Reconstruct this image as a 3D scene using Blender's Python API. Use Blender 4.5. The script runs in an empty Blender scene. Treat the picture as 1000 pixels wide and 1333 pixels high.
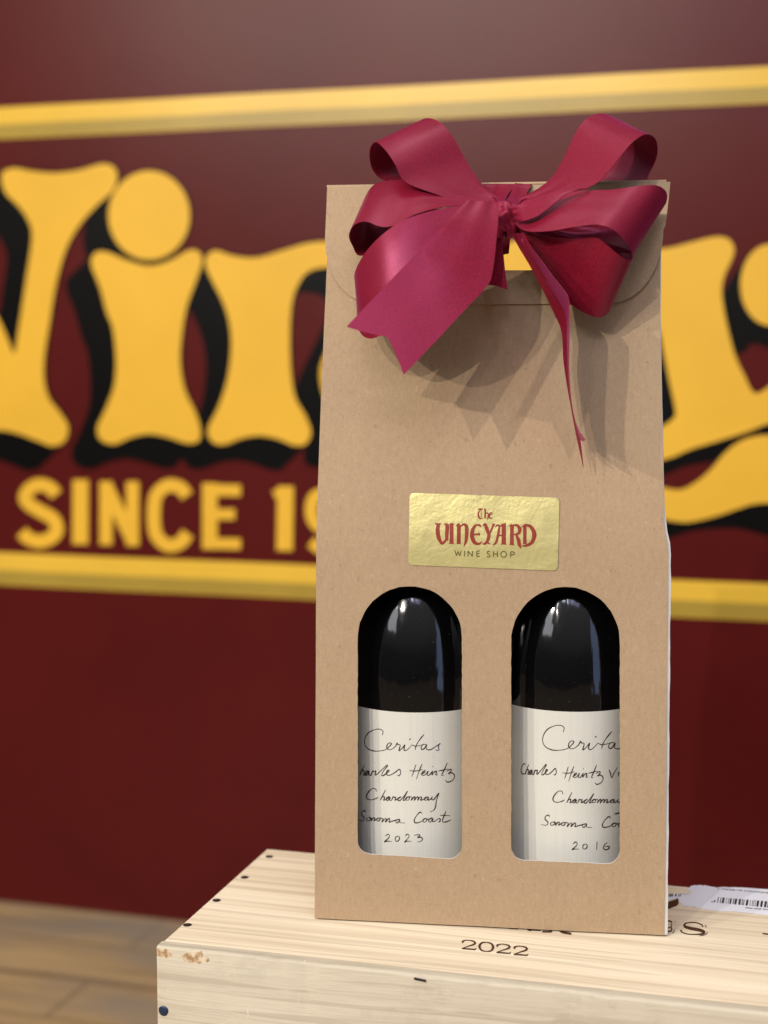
import bpy, bmesh, math, random
from mathutils import Vector, Matrix, noise
from mathutils.geometry import delaunay_2d_cdt

random.seed(7)
S = bpy.context.scene
COL = S.collection

# ------------------------------------------------------------------ camera
CAM_Z = 0.621
PITCH = math.atan(196.5 / 2000.0)
cam = bpy.data.cameras.new('camera')
cam.sensor_fit = 'VERTICAL'
cam.sensor_height = 36.0
cam.lens = 2000.0 / 1333.0 * 36.0
cam.clip_start = 0.01
cam.clip_end = 60.0
cam.dof.use_dof = True
cam.dof.focus_distance = 0.785
cam.dof.aperture_fstop = 5.5
cam_o = bpy.data.objects.new('camera', cam)
cam_o.location = (0, 0, CAM_Z)
cam_o.rotation_euler = (math.pi / 2 - PITCH, 0, 0)
COL.objects.link(cam_o)
S.camera = cam_o

# ------------------------------------------------------------------ world, lamps, exposure
world = bpy.data.worlds.new('World')
S.world = world
world.use_nodes = True
wn, wl = world.node_tree.nodes, world.node_tree.links
bg = wn['Background']
tc = wn.new('ShaderNodeTexCoord')
sep = wn.new('ShaderNodeSeparateXYZ')
wl.new(tc.outputs['Generated'], sep.inputs[0])
ramp = wn.new('ShaderNodeValToRGB')
mr = wn.new('ShaderNodeMapRange')
mr.inputs['From Min'].default_value = -1
wl.new(sep.outputs['Z'], mr.inputs['Value'])
wl.new(mr.outputs[0], ramp.inputs[0])
cr = ramp.color_ramp
cr.elements[0].position = 0.40; cr.elements[0].color = (0.05, 0.04, 0.03, 1)
cr.elements[1].position = 0.92; cr.elements[1].color = (0.85, 0.84, 0.84, 1)
e = cr.elements.new(0.55); e.color = (0.10, 0.095, 0.092, 1)
wl.new(ramp.outputs[0], bg.inputs['Color'])
bg.inputs['Strength'].default_value = 0.95

AIM = Vector((0.06, 0.80, 0.66))


def lamp_spot(dirv, dist, watts, radius, color, cone=70):
    l = bpy.data.lights.new('ceiling_spot', 'SPOT')
    l.energy = watts; l.shadow_soft_size = radius; l.color = color
    l.spot_size = math.radians(cone); l.spot_blend = 0.6
    o = bpy.data.objects.new('ceiling_spot', l)
    d = Vector(dirv).normalized()
    o.location = AIM + d * dist
    o.rotation_euler = (-d).to_track_quat('-Z', 'Y').to_euler()
    COL.objects.link(o)
    return o


def lamp_area(loc, target, sx, sy, watts, color):
    l = bpy.data.lights.new('area_lamp', 'AREA')
    l.shape = 'RECTANGLE'; l.size = sx; l.size_y = sy
    l.energy = watts; l.color = color
    o = bpy.data.objects.new('area_lamp', l)
    o.location = loc
    o.rotation_euler = (Vector(target) - Vector(loc)).to_track_quat('-Z', 'Y').to_euler()
    COL.objects.link(o)
    return o


WARM = (1.0, 0.90, 0.78)
lamp_spot((-1.50, -1.0, 0.72), 2.7, 78, 0.011, WARM)
lamp_spot((-0.88, -1.0, 0.60), 2.7, 98, 0.011, WARM)
lamp_spot((-0.58, -1.0, 0.50), 2.7, 70, 0.011, WARM)
lamp_spot((-0.15, -1.0, 0.66), 2.7, 12, 0.014, WARM)
lamp_spot((0.15, -1.0, 1.20), 2.7, 9, 0.03, WARM)
# unseen area lamps: cool light as from a door at right, the rest added
lamp_area((1.20, -0.75, 0.85), (0.1, 0.85, 0.6), 0.34, 1.5, 3, (0.42, 0.58, 1.0))
lamp_area((-1.59, -0.83, 1.40), (0.0, 1.5, 1.0), 0.60, 0.50, 4.5, (0.93, 0.95, 1.0))  # added panel for the haze and glare on the wall
for x, z, w, e in ((-.92, 1.70, .10, 2.0), (-.60, 1.74, .13, 3.0), (-.28, 1.66, .05, 1.0), (.02, 1.70, .07, .6)):
    lamp_area((x, -0.85, z), (0.06, 0.8, 0.5), w, 0.22, e, (0.86, 0.92, 1.0))  # added strips for the highlights on the bottle shoulders
lamp_area((0.0, -0.75, 1.85), (0.0, 0.8, 0.62), 0.9, 0.7, 6.5, (0.60, 0.60, 1.0))  # added cool lamp, placed for the sheen on the bow's tail
lamp_area((0.1, 0.75, 2.6), (0.06, 0.85, 0.4), 1.0, 0.6, 7, (1.0, 0.95, 0.88))  # added overhead fill to brighten the crate lid

S.view_settings.view_transform = 'Standard'
S.view_settings.look = 'None'
S.view_settings.exposure = 0.10
S.view_settings.gamma = 1.0
S.view_settings.use_curve_mapping = False

# ------------------------------------------------------------------ rays: a pixel of the photograph meets a surface
RGT = Vector((1, 0, 0))
UPV = Vector((0, math.sin(PITCH), math.cos(PITCH)))
FWD = Vector((0, math.cos(PITCH), -math.sin(PITCH)))
CAMP = Vector((0, 0, CAM_Z))


def ray(px, py):
    return FWD + RGT * ((px - 500.0) / 2000.0) + UPV * ((666.5 - py) / 2000.0)


# ------------------------------------------------------------------ object helpers
def link(o, parent=None):
    COL.objects.link(o)
    if parent is not None:
        o.parent = parent
    return o


def tag(o, label=None, cat=None, group=None, kind=None):
    if label: o['label'] = label
    if cat: o['category'] = cat
    if group: o['group'] = group
    if kind: o['kind'] = kind
    return o


def empty(name, mat):
    o = bpy.data.objects.new(name, None)
    o.empty_display_size = 0.05
    o.matrix_world = mat
    return link(o)


def mesh_obj(name, verts, faces, material, parent=None, smooth=False, mats=None):
    me = bpy.data.meshes.new(name)
    me.from_pydata([tuple(v) for v in verts], [], faces)
    for m in (mats or [material]):
        me.materials.append(m)
    if smooth:
        for p in me.polygons: p.use_smooth = True
    me.update()
    o = bpy.data.objects.new(name, me)
    return link(o, parent)


def bm_obj(name, bm, material, parent=None, smooth=False, mats=None):
    me = bpy.data.meshes.new(name)
    bm.to_mesh(me); bm.free()
    for m in (mats or [material]):
        me.materials.append(m)
    if smooth:
        for p in me.polygons: p.use_smooth = True
    o = bpy.data.objects.new(name, me)
    return link(o, parent)


def catmull(pts, t):
    n = len(pts) - 1
    s = min(max(t, 0.0), 1.0) * n
    i = min(int(s), n - 1)
    u = s - i
    p1, p2 = Vector(pts[i]), Vector(pts[i + 1])
    p0 = Vector(pts[i - 1]) if i > 0 else p1 * 2 - p2
    p3 = Vector(pts[i + 2]) if i + 2 <= n else p2 * 2 - p1
    return 0.5 * ((2 * p1) + (p2 - p0) * u + (2 * p0 - 5 * p1 + 4 * p2 - p3) * u * u + (3 * p1 - p0 - 3 * p2 + p3) * u ** 3)


def smooth_closed(pts, sub=5):
    n = len(pts); out = []
    for i in range(n):
        p0, p1, p2, p3 = (Vector(pts[(i + k) % n]) for k in (-1, 0, 1, 2))
        for k in range(sub):
            u = k / sub
            out.append(0.5 * ((2 * p1) + (p2 - p0) * u + (2 * p0 - 5 * p1 + 4 * p2 - p3) * u * u + (3 * p1 - p0 - 3 * p2 + p3) * u ** 3))
    return out


def smooth_open(pts, sub=5):
    n = (len(pts) - 1) * sub
    return [catmull(pts, i / n) for i in range(n + 1)]


def inside(p, poly):
    c = False; j = len(poly) - 1
    for i in range(len(poly)):
        a, b = poly[i], poly[j]
        if (a[1] > p[1]) != (b[1] > p[1]) and p[0] < (b[0] - a[0]) * (p[1] - a[1]) / (b[1] - a[1]) + a[0]:
            c = not c
        j = i
    return c


def tri_sheet(outline, holes=(), step=None):
    """2-D polygon with holes, filled with well shaped triangles."""
    loops = [list(outline)] + [list(h) for h in holes]
    vs, es = [], []
    for lp in loops:
        b = len(vs)
        vs += [Vector((p[0], p[1])) for p in lp]
        es += [(b + i, b + (i + 1) % len(lp)) for i in range(len(lp))]
    if step:
        xs = [p[0] for p in outline]; ys = [p[1] for p in outline]
        x = min(xs) + step * .5
        while x < max(xs):
            y = min(ys) + step * .5
            while y < max(ys):
                vs.append(Vector((x + random.uniform(-.01, .01) * step, y)))
                y += step
            x += step
    r = delaunay_2d_cdt(vs, es, [], 0, 1e-9)
    ov, of = r[0], r[2]
    faces = []
    for f in of:
        c = sum((ov[i] for i in f), Vector((0, 0))) / len(f)
        if inside(c, loops[0]) and not any(inside(c, h) for h in loops[1:]):
            faces.append(tuple(f))
    return ov, faces


def thicken(verts, faces, off):
    """shell of the sheet towards off (a vector): front, back and rim (rim faces get material 1)."""
    n = len(verts)
    vs = list(verts) + [v + off for v in verts]
    fs = [tuple(f) for f in faces] + [tuple(n + i for i in reversed(f)) for f in faces]
    mi = [0] * len(fs)
    cnt = {}
    for f in faces:
        for a, b in zip(f, f[1:] + f[:1]):
            cnt[(a, b)] = True
    for (a, b) in list(cnt):
        if (b, a) not in cnt:
            fs.append((b, a, a + n, b + n)); mi.append(1)
    return vs, fs, mi


def shell(name, verts, faces, off, mats, parent, smooth=True):
    vs, fs, mi = thicken(verts, faces, off)
    o = mesh_obj(name, vs, fs, None, parent, False, mats)
    for p, m in zip(o.data.polygons, mi):
        p.material_index = m if len(mats) > 1 else 0
        p.use_smooth = smooth and m == 0
    bm = bmesh.new(); bm.from_mesh(o.data)
    bmesh.ops.recalc_face_normals(bm, faces=bm.faces)
    bm.to_mesh(o.data); bm.free()
    if smooth:
        for e in o.data.edges: pass
        o.data.set_sharp_from_angle(angle=math.radians(40))
    return o


def stroke2d(pts, w0, w1=None, closed=False, caps=True):
    """flat strip along a 2-D polyline; returns verts and quads."""
    n = len(pts); vs = []; fs = []
    for i, p in enumerate(pts):
        a = pts[i - 1] if (i > 0 or closed) else pts[0]
        b = pts[(i + 1) % n] if (i < n - 1 or closed) else pts[-1]
        d = Vector((b[0] - a[0], b[1] - a[1]))
        if d.length < 1e-9: d = Vector((1, 0))
        d.normalize()
        t = i / max(1, n - 1)
        w = (w0[min(int(t * (len(w0) - 1)), len(w0) - 2)] * (1 - (t * (len(w0) - 1) - min(int(t * (len(w0) - 1)), len(w0) - 2))) +
             w0[min(int(t * (len(w0) - 1)), len(w0) - 2) + 1] * (t * (len(w0) - 1) - min(int(t * (len(w0) - 1)), len(w0) - 2))) if isinstance(w0, (list, tuple)) else w0
        q = Vector((-d.y, d.x)) * w * .5
        vs += [Vector((p[0] + q.x, p[1] + q.y)), Vector((p[0] - q.x, p[1] - q.y))]
    m = n if closed else n - 1
    for i in range(m):
        j = (i + 1) % n
        fs.append((2 * i, 2 * i + 1, 2 * j + 1, 2 * j))
    return vs, fs


class Flat:
    """collects 2-D pieces (in photograph pixels) and maps them on a surface as one mesh; later pieces lie a hair higher"""
    def __init__(s): s.v = []; s.f = []; s.l = []; s.n = 0
    def add(s, vs, fs):
        b = len(s.v); s.v += vs; s.l += [s.n] * len(vs)
        s.f += [tuple(b + i for i in f) for f in fs]; s.n += 1
    def stroke(s, pts, w, sub=5, smooth=True, closed=False):
        pts = [Vector(p) for p in pts]
        if smooth and len(pts) > 2:
            pts = smooth_closed(pts, sub) if closed else smooth_open(pts, sub)
        elif len(pts) == 2:
            pts = [pts[0].lerp(pts[1], i / 4) for i in range(5)]
        s.add(*stroke2d(pts, w, closed=closed))
    def poly(s, pts, holes=(), step=None):
        s.add(*tri_sheet(pts, holes, step))
    def build(s, name, mapf, material, parent, lift=2e-5):
        """mapf(px, py, height) -> point in the parent's space, or None"""
        vs, ok = [], []
        for p, l in zip(s.v, s.l):
            q = mapf(p.x, p.y, l * lift)
            ok.append(q is not None); vs.append(q if q is not None else Vector((0, 0, 0)))
        fs = [f for f in s.f if all(ok[i] for i in f)]
        used = sorted({i for f in fs for i in f}); ix = {k: i for i, k in enumerate(used)}
        return mesh_obj(name, [vs[i] for i in used], [tuple(ix[i] for i in f) for f in fs], material, parent)


def crop(x0, y0, sc):
    return lambda pts: [Vector((x0 + p[0] / sc, y0 + p[1] / sc)) for p in pts]


# ------------------------------------------------------------------ materials
def mat(name, base=(.5, .5, .5), rough=.5, metal=0.0, spec=.5):
    m = bpy.data.materials.new(name)
    m.use_nodes = True
    b = m.node_tree.nodes['Principled BSDF']
    b.inputs['Base Color'].default_value = (*base, 1)
    b.inputs['Roughness'].default_value = rough
    b.inputs['Metallic'].default_value = metal
    b.inputs['Specular IOR Level'].default_value = spec
    return m, m.node_tree.nodes, m.node_tree.links, b


def N(nodes, t, **kw):
    n = nodes.new('ShaderNode' + t)
    for k, v in kw.items():
        if k.startswith('_'):
            setattr(n, k[1:], v)
        else:
            n.inputs[k.replace('_', ' ')].default_value = v
    return n


def mix(nodes, links, fac, a, b, mode='MIX'):
    n = nodes.new('ShaderNodeMix'); n.data_type = 'RGBA'; n.blend_type = mode
    for s, v in ((n.inputs[0], fac), (n.inputs[6], a), (n.inputs[7], b)):
        if hasattr(v, 'links'): links.new(v, s)
        elif isinstance(v, (int, float)): s.default_value = v
        else: s.default_value = (*v, 1)
    return n.outputs[2]


def mapping(nodes, links, scale, rot=(0, 0, 0)):
    t = nodes.new('ShaderNodeTexCoord'); m = nodes.new('ShaderNodeMapping')
    links.new(t.outputs['Object'], m.inputs[0])
    m.inputs['Scale'].default_value = scale; m.inputs['Rotation'].default_value = rot
    return m.outputs[0]


def rampn(nodes, links, src, stops):
    r = nodes.new('ShaderNodeValToRGB'); links.new(src, r.inputs[0])
    c = r.color_ramp
    c.elements[0].position, c.elements[0].color = stops[0][0], (*stops[0][1], 1)
    c.elements[1].position, c.elements[1].color = stops[-1][0], (*stops[-1][1], 1)
    for p, q in stops[1:-1]:
        e = c.elements.new(p); e.color = (*q, 1)
    return r.outputs[0]


def bump(nodes, links, bsdf, h, strength, dist):
    b = nodes.new('ShaderNodeBump'); b.inputs['Strength'].default_value = strength; b.inputs['Distance'].default_value = dist
    links.new(h, b.inputs['Height']); links.new(b.outputs[0], bsdf.inputs['Normal'])
    return b


def kraft_mat():
    m, n, l, b = mat('kraft_board', rough=.78, spec=.25)
    a = N(n, 'TexNoise', Scale=9.0, Detail=5.0, Roughness=.6); l.new(mapping(n, l, (1, 1, 1)), a.inputs['Vector'])
    f = N(n, 'TexNoise', Scale=650.0, Detail=3.0, Roughness=.65); l.new(mapping(n, l, (1, 1, .35)), f.inputs['Vector'])
    g = N(n, 'TexNoise', Scale=2100.0, Detail=2.0); l.new(mapping(n, l, (.45, 1, 1)), g.inputs['Vector'])
    k = N(n, 'TexNoise', Scale=420.0, Detail=1.0, Roughness=.3); l.new(mapping(n, l, (1, 1, .8)), k.inputs['Vector'])
    c0 = rampn(n, l, a.outputs[0], [(.3, (.318, .226, .134)), (.7, (.373, .269, .162))])
    c1 = mix(n, l, .38, c0, rampn(n, l, f.outputs[0], [(.3, (.288, .20, .116)), (.5, (.353, .254, .151)), (.72, (.433, .32, .20))]))
    c2 = mix(n, l, .20, c1, rampn(n, l, g.outputs[0], [(.35, (.29, .18, .10)), (.65, (.52, .36, .23))]))
    c3 = mix(n, l, rampn(n, l, k.outputs[0], [(.70, (0, 0, 0)), (.80, (.35, .35, .35))]), c2, (.20, .125, .07))
    c4 = mix(n, l, rampn(n, l, k.outputs[0], [(.20, (.25, .25, .25)), (.28, (0, 0, 0))]), c3, (.56, .42, .29))
    l.new(c4, b.inputs['Base Color'])
    bump(n, l, b, f.outputs[0], .12, .0004)
    return m


def pine_mat(name, pale, dark, knots=False, worn=False):
    m, n, l, b = mat(name, rough=.62, spec=.3)
    w = N(n, 'TexNoise', Scale=5.0, Detail=2.0); l.new(mapping(n, l, (.5, 1.6, 1.6)), w.inputs['Vector'])
    # growth rings: fine bands across the board, long along it, bent a little
    v = mapping(n, l, (1, 1, 1))
    add = N(n, 'VectorMath', _operation='MULTIPLY_ADD'); l.new(w.outputs['Color'], add.inputs[0])
    add.inputs[1].default_value = (0, .022, .022); l.new(v, add.inputs[2])
    ma = n.new('ShaderNodeMapping'); l.new(add.outputs[0], ma.inputs[0]); ma.inputs['Scale'].default_value = (1.2, 120, 75)
    r = N(n, 'TexNoise', Scale=1.4, Detail=2.0, Roughness=.5); l.new(ma.outputs[0], r.inputs['Vector'])
    mb = n.new('ShaderNodeMapping'); l.new(add.outputs[0], mb.inputs[0]); mb.inputs['Scale'].default_value = (4, 640, 480)
    r2 = N(n, 'TexNoise', Scale=2.0, Detail=3.0); l.new(mb.outputs[0], r2.inputs['Vector'])
    big = N(n, 'TexNoise', Scale=3.0, Detail=2.0); l.new(mapping(n, l, (1.0, 7, 5)), big.inputs['Vector'])
    mid = tuple((p * .6 + d * .4) for p, d in zip(pale, dark))
    c = rampn(n, l, r.outputs[0], [(.36, dark), (.46, mid), (.56, pale), (.75, tuple(min(1, p * 1.06) for p in pale))])
    c = mix(n, l, .35, c, rampn(n, l, r2.outputs[0], [(.35, dark), (.6, pale)]))
    mc = n.new('ShaderNodeMapping'); l.new(add.outputs[0], mc.inputs[0]); mc.inputs['Scale'].default_value = (2.0, 210, 150)
    r3 = N(n, 'TexNoise', Scale=1.5, Detail=1.0); l.new(mc.outputs[0], r3.inputs['Vector'])
    c = mix(n, l, rampn(n, l, r3.outputs[0], [(.56, (0, 0, 0)), (.62, (.6, .6, .6))]), c, tuple(q * .80 for q in dark))
    c = mix(n, l, .35, c, rampn(n, l, big.outputs[0], [(.3, dark), (.6, pale)]))
    if worn:
        d1 = N(n, 'TexNoise', Scale=34.0, Detail=6.0, Roughness=.75); l.new(mapping(n, l, (1, 1, 1.3)), d1.inputs['Vector'])
        c = mix(n, l, rampn(n, l, d1.outputs[0], [(.54, (0, 0, 0)), (.74, (.42, .42, .42))]), c, (.30, .265, .205))
        sc = N(n, 'TexNoise', Scale=60.0, Detail=4.0, Roughness=.8); l.new(mapping(n, l, (2.2, 1, .3), (0, .5, 0)), sc.inputs['Vector'])
        c = mix(n, l, rampn(n, l, sc.outputs[0], [(.655, (0, 0, 0)), (.70, (.7, .7, .7))]), c, (.78, .72, .58))
        sk = N(n, 'TexNoise', Scale=24.0, Detail=5.0, Roughness=.85); l.new(mapping(n, l, (5.0, 1, .55), (0, .12, 0)), sk.inputs['Vector'])
        c = mix(n, l, rampn(n, l, sk.outputs[0], [(.665, (0, 0, 0)), (.70, (.75, .75, .75))]), c, (.13, .11, .085))
        ln0 = N(n, 'TexNoise', Scale=2.0, Detail=4.0, Roughness=.6); l.new(mapping(n, l, (1.4, 1, 75)), ln0.inputs['Vector'])
        c = mix(n, l, rampn(n, l, ln0.outputs[0], [(.60, (0, 0, 0)), (.70, (.5, .5, .5))]), c, (.36, .29, .19))
        g1 = n.new('ShaderNodeTexCoord')
        N2 = N(n, 'TexNoise', Scale=330.0, Detail=3.0); l.new(g1.outputs['Object'], N2.inputs['Vector'])
        for (x, z, rx, rz) in ((.021, .3262, .0125, .0065), (.004, .3262, .010, .005)):
            sb = N(n, 'VectorMath', _operation='SUBTRACT'); l.new(g1.outputs['Object'], sb.inputs[0]); sb.inputs[1].default_value = (x, 0, z)
            ml = N(n, 'VectorMath', _operation='MULTIPLY'); l.new(sb.outputs[0], ml.inputs[0]); ml.inputs[1].default_value = (1 / rx, 0, 1 / rz)
            ln = N(n, 'VectorMath', _operation='LENGTH'); l.new(ml.outputs[0], ln.inputs[0])
            nz = N(n, 'TexNoise', Scale=260.0, Detail=4.0, Roughness=.7); l.new(g1.outputs['Object'], nz.inputs['Vector'])
            sm = N(n, 'Math', _operation='ADD'); l.new(ln.outputs['Value'], sm.inputs[0])
            mm = N(n, 'Math', _operation='MULTIPLY'); l.new(nz.outputs[0], mm.inputs[0]); mm.inputs[1].default_value = .9
            l.new(mm.outputs[0], sm.inputs[1])
            c = mix(n, l, rampn(n, l, sm.outputs[0], [(.0, (1, 1, 1)), (.999, (1, 1, 1)), (1.0, (0, 0, 0))]) if False else
                    rampn(n, l, sm.outputs[0], [(.0, (.85, .85, .85)), (.93, (.85, .85, .85)), (.99, (0, 0, 0))]), c, mix(n, l, rampn(n, l, N2.outputs[0], [(.42, (0, 0, 0)), (.60, (1, 1, 1))]), (.30, .15, .045), (.66, .54, .37)))
    l.new(c, b.inputs['Base Color'])
    bump(n, l, b, r2.outputs[0], .25 if worn else .15, .0006)
    return m


def ribbon_mat():
    m, n, l, b = mat('burgundy_satin', rough=.40, spec=.55)
    t = N(n, 'TexNoise', Scale=1500.0, Detail=2.0); l.new(mapping(n, l, (1, 1, 1)), t.inputs['Vector'])
    w = N(n, 'TexNoise', Scale=45.0, Detail=3.0); l.new(mapping(n, l, (1, 1, 1)), w.inputs['Vector'])
    c = rampn(n, l, t.outputs[0], [(.3, (.125, .0045, .012)), (.7, (.225, .0085, .024))])
    l.new(c, b.inputs['Base Color'])
    b.inputs['Specular Tint'].default_value = (1.0, .30, .58, 1)
    b.inputs['Sheen Weight'].default_value = .22
    b.inputs['Sheen Roughness'].default_value = .4
    b.inputs['Sheen Tint'].default_value = (.72, .12, .52, 1)
    b.inputs['Anisotropic'].default_value = .45
    r = N(n, 'MapRange'); l.new(t.outputs[0], r.inputs['Value']); r.inputs['To Min'].default_value = .30; r.inputs['To Max'].default_value = .46
    l.new(r.outputs[0], b.inputs['Roughness'])
    h = N(n, 'Math', _operation='MULTIPLY_ADD'); l.new(t.outputs[0], h.inputs[0]); h.inputs[1].default_value = .20; l.new(w.outputs[0], h.inputs[2])
    bump(n, l, b, h.outputs[0], .16, .0016)
    return m


def paint_mat(name, base, rough, spec=.5, var=.12):
    m, n, l, b = mat(name, base, rough, 0, spec)
    t = N(n, 'TexNoise', Scale=5.0, Detail=6.0, Roughness=.6); l.new(mapping(n, l, (1, 1, 1)), t.inputs['Vector'])
    lo = tuple(c * (1 - var) for c in base); hi = tuple(c * (1 + var) for c in base)
    l.new(rampn(n, l, t.outputs[0], [(.3, lo), (.7, hi)]), b.inputs['Base Color'])
    q = N(n, 'TexNoise', Scale=260.0, Detail=2.0); l.new(mapping(n, l, (1, 1, 1)), q.inputs['Vector'])
    bump(n, l, b, q.outputs[0], .08, .001)
    return m


def label_mat():
    m, n, l, b = mat('laid_label_paper', rough=.7, spec=.2)
    t = N(n, 'TexNoise', Scale=5.0, Detail=3.0); l.new(mapping(n, l, (620, 620, 3)), t.inputs['Vector'])
    a = N(n, 'TexNoise', Scale=60.0, Detail=4.0); l.new(mapping(n, l, (1, 1, 1)), a.inputs['Vector'])
    c = rampn(n, l, t.outputs[0], [(.3, (.54, .535, .47)), (.7, (.61, .605, .535))])
    c = mix(n, l, .2, c, rampn(n, l, a.outputs[0], [(.3, (.55, .545, .49)), (.7, (.63, .625, .56))]))
    l.new(c, b.inputs['Base Color'])
    bump(n, l, b, t.outputs[0], .2, .0003)
    return m


def gold_mat():
    m, n, l, b = mat('gold_foil', (.56, .50, .215), .42, .55, .5)
    t = N(n, 'TexNoise', Scale=160.0, Detail=4.0, Roughness=.6); l.new(mapping(n, l, (1, 1, 1)), t.inputs['Vector'])
    a = N(n, 'TexNoise', Scale=45.0, Detail=3.0); l.new(mapping(n, l, (1, 1, .7)), a.inputs['Vector'])
    f = N(n, 'TexNoise', Scale=520.0, Detail=2.0); l.new(mapping(n, l, (1, 1, 1)), f.inputs['Vector'])
    s = N(n, 'Math', _operation='ADD'); l.new(t.outputs[0], s.inputs[0]); l.new(a.outputs[0], s.inputs[1])
    s2 = N(n, 'Math', _operation='MULTIPLY_ADD'); l.new(f.outputs[0], s2.inputs[0]); s2.inputs[1].default_value = .4; l.new(s.outputs[0], s2.inputs[2])
    bump(n, l, b, s2.outputs[0], .27, .0009)
    return m


def floor_mat():
    m, n, l, b = mat('worn_planks', rough=.5, spec=.4)
    br = N(n, 'TexBrick', Scale=1.0, Mortar_Size=.003, Bias=0.0, Brick_Width=1.4, Row_Height=.09)
    br.offset = .37
    l.new(mapping(n, l, (1, 1, 1)), br.inputs['Vector'])
    br.inputs['Color1'].default_value = (.42, .26, .11, 1); br.inputs['Color2'].default_value = (.30, .225, .14, 1)
    br.inputs['Mortar'].default_value = (.02, .014, .009, 1)
    g = N(n, 'TexNoise', Scale=3.0, Detail=6.0, Roughness=.65); l.new(mapping(n, l, (1.2, 14, 1)), g.inputs['Vector'])
    k = N(n, 'TexNoise', Scale=2.2, Detail=2.0); l.new(mapping(n, l, (1.5, 4, 1)), k.inputs['Vector'])
    c = mix(n, l, .55, br.outputs[0], rampn(n, l, g.outputs[0], [(.3, (.08, .052, .028)), (.5, (.40, .26, .11)), (.7, (.58, .40, .18))]))
    c = mix(n, l, rampn(n, l, k.outputs[0], [(.42, (0, 0, 0)), (.62, (.7, .7, .7))]), c, (.22, .19, .155))
    l.new(c, b.inputs['Base Color'])
    bump(n, l, b, g.outputs[0], .3, .003)
    return m


def glass_mat():
    m, n, l, b = mat('dark_glass', (.002, .002, .0025), .075, 0, .5)
    t = N(n, 'TexNoise', Scale=55.0, Detail=3.0, Roughness=.55); l.new(mapping(n, l, (1, 1, .30)), t.inputs['Vector'])
    bump(n, l, b, t.outputs[0], .28, .0022)
    d = N(n, 'TexNoise', Scale=900.0, Detail=1.0); l.new(mapping(n, l, (1, 1, 1)), d.inputs['Vector'])
    c = rampn(n, l, d.outputs[0], [(.76, (.002, .002, .0025)), (.80, (.05, .05, .055))])
    l.new(c, b.inputs['Base Color'])
    return m


M = {
    'kraft': kraft_mat(),
    'core': mat('board_edge', (.60, .57, .54), .8)[0],
    'ribbon': ribbon_mat(),
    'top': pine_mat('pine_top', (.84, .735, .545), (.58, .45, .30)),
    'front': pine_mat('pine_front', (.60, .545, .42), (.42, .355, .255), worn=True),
    'wall': paint_mat('maroon_paint', (.080, .0066, .0060), .32, .13),
    'yellow': paint_mat('yellow_paint', (.73, .42, .036), .42, .22, .07),
    'goldpaint': paint_mat('gold_paint', (.72, .45, .050), .25, .28, .08),
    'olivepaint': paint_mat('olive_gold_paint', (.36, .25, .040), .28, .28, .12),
    'black': paint_mat('black_paint', (.0025, .0025, .0025), .34, .10),
    'glass': glass_mat(),
    'foil': mat('capsule_foil', (.02, .02, .02), .3, .6)[0],
    'label': label_mat(),
    'ink': mat('sepia_ink', (.030, .015, .009), .6)[0],
    'gold': gold_mat(),
    'red': mat('red_print', (.23, .022, .010), .4)[0],
    'olive': mat('olive_print', (.10, .085, .02), .4)[0],
    'burn': mat('burnt_wood', (.075, .033, .016), .8, 0, .1)[0],
    'nail': mat('nail_steel', (.035, .035, .045), .4, .8)[0],
    'nailblue': mat('nail_blued', (.02, .035, .075), .42, .4)[0],
    'paper': mat('sticker_paper', (.78, .80, .86), .55)[0],
    'print': mat('black_print', (.015, .015, .018), .6)[0],
    'floor': floor_mat(),
}

# ------------------------------------------------------------------ floor
WYAW = math.radians(16.8)
WU = Vector((math.cos(WYAW), -math.sin(WYAW), 0))
WN = Vector((-math.sin(WYAW), -math.cos(WYAW), 0))      # out of the wall, to the camera
W0 = Vector((-0.2446, 1.664, 0))
RW = Matrix.Translation(W0) @ Matrix.Rotation(-WYAW, 4, 'Z')    # local x along the wall, -y to the camera
RWI = RW.inverted()
fl = mesh_obj('floor', [(-4, -4, 0), (4, -4, 0), (4, .02, 0), (-4, .02, 0)], [(0, 1, 2, 3)], M['floor'])
fl.matrix_world = RW
tag(fl, kind='structure')

# ------------------------------------------------------------------ wall with its painted sign
wall = mesh_obj('painted_wall', [(-4, 0, 0), (4, 0, 0), (4, 0, 2.8), (-4, 0, 2.8), (-4, .1, 0), (4, .1, 0), (4, .1, 2.8), (-4, .1, 2.8)],
                [(0, 1, 2, 3), (5, 4, 7, 6), (4, 0, 3, 7), (1, 5, 6, 2), (3, 2, 6, 7), (4, 5, 1, 0)], M['wall'])
wall.matrix_world = RW
tag(wall, 'maroon wall painted with a large yellow and black shop sign behind the gift carrier', 'wall')


def on_wall(px, py, h=0.0, y=-0.0006):
    d = ray(px, py)
    t = (W0 - CAMP).dot(WN) / d.dot(WN)
    p = RWI @ (CAMP + d * t)
    return Vector((p.x, y - h, p.z))


A = crop(0, 60, 1000 / 440); B = crop(0, 400, 1000 / 440); W2 = crop(0, 190, 508 / 160)
D = crop(840, 60, 3.3333); E5 = crop(840, 440, 3.3333)


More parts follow.
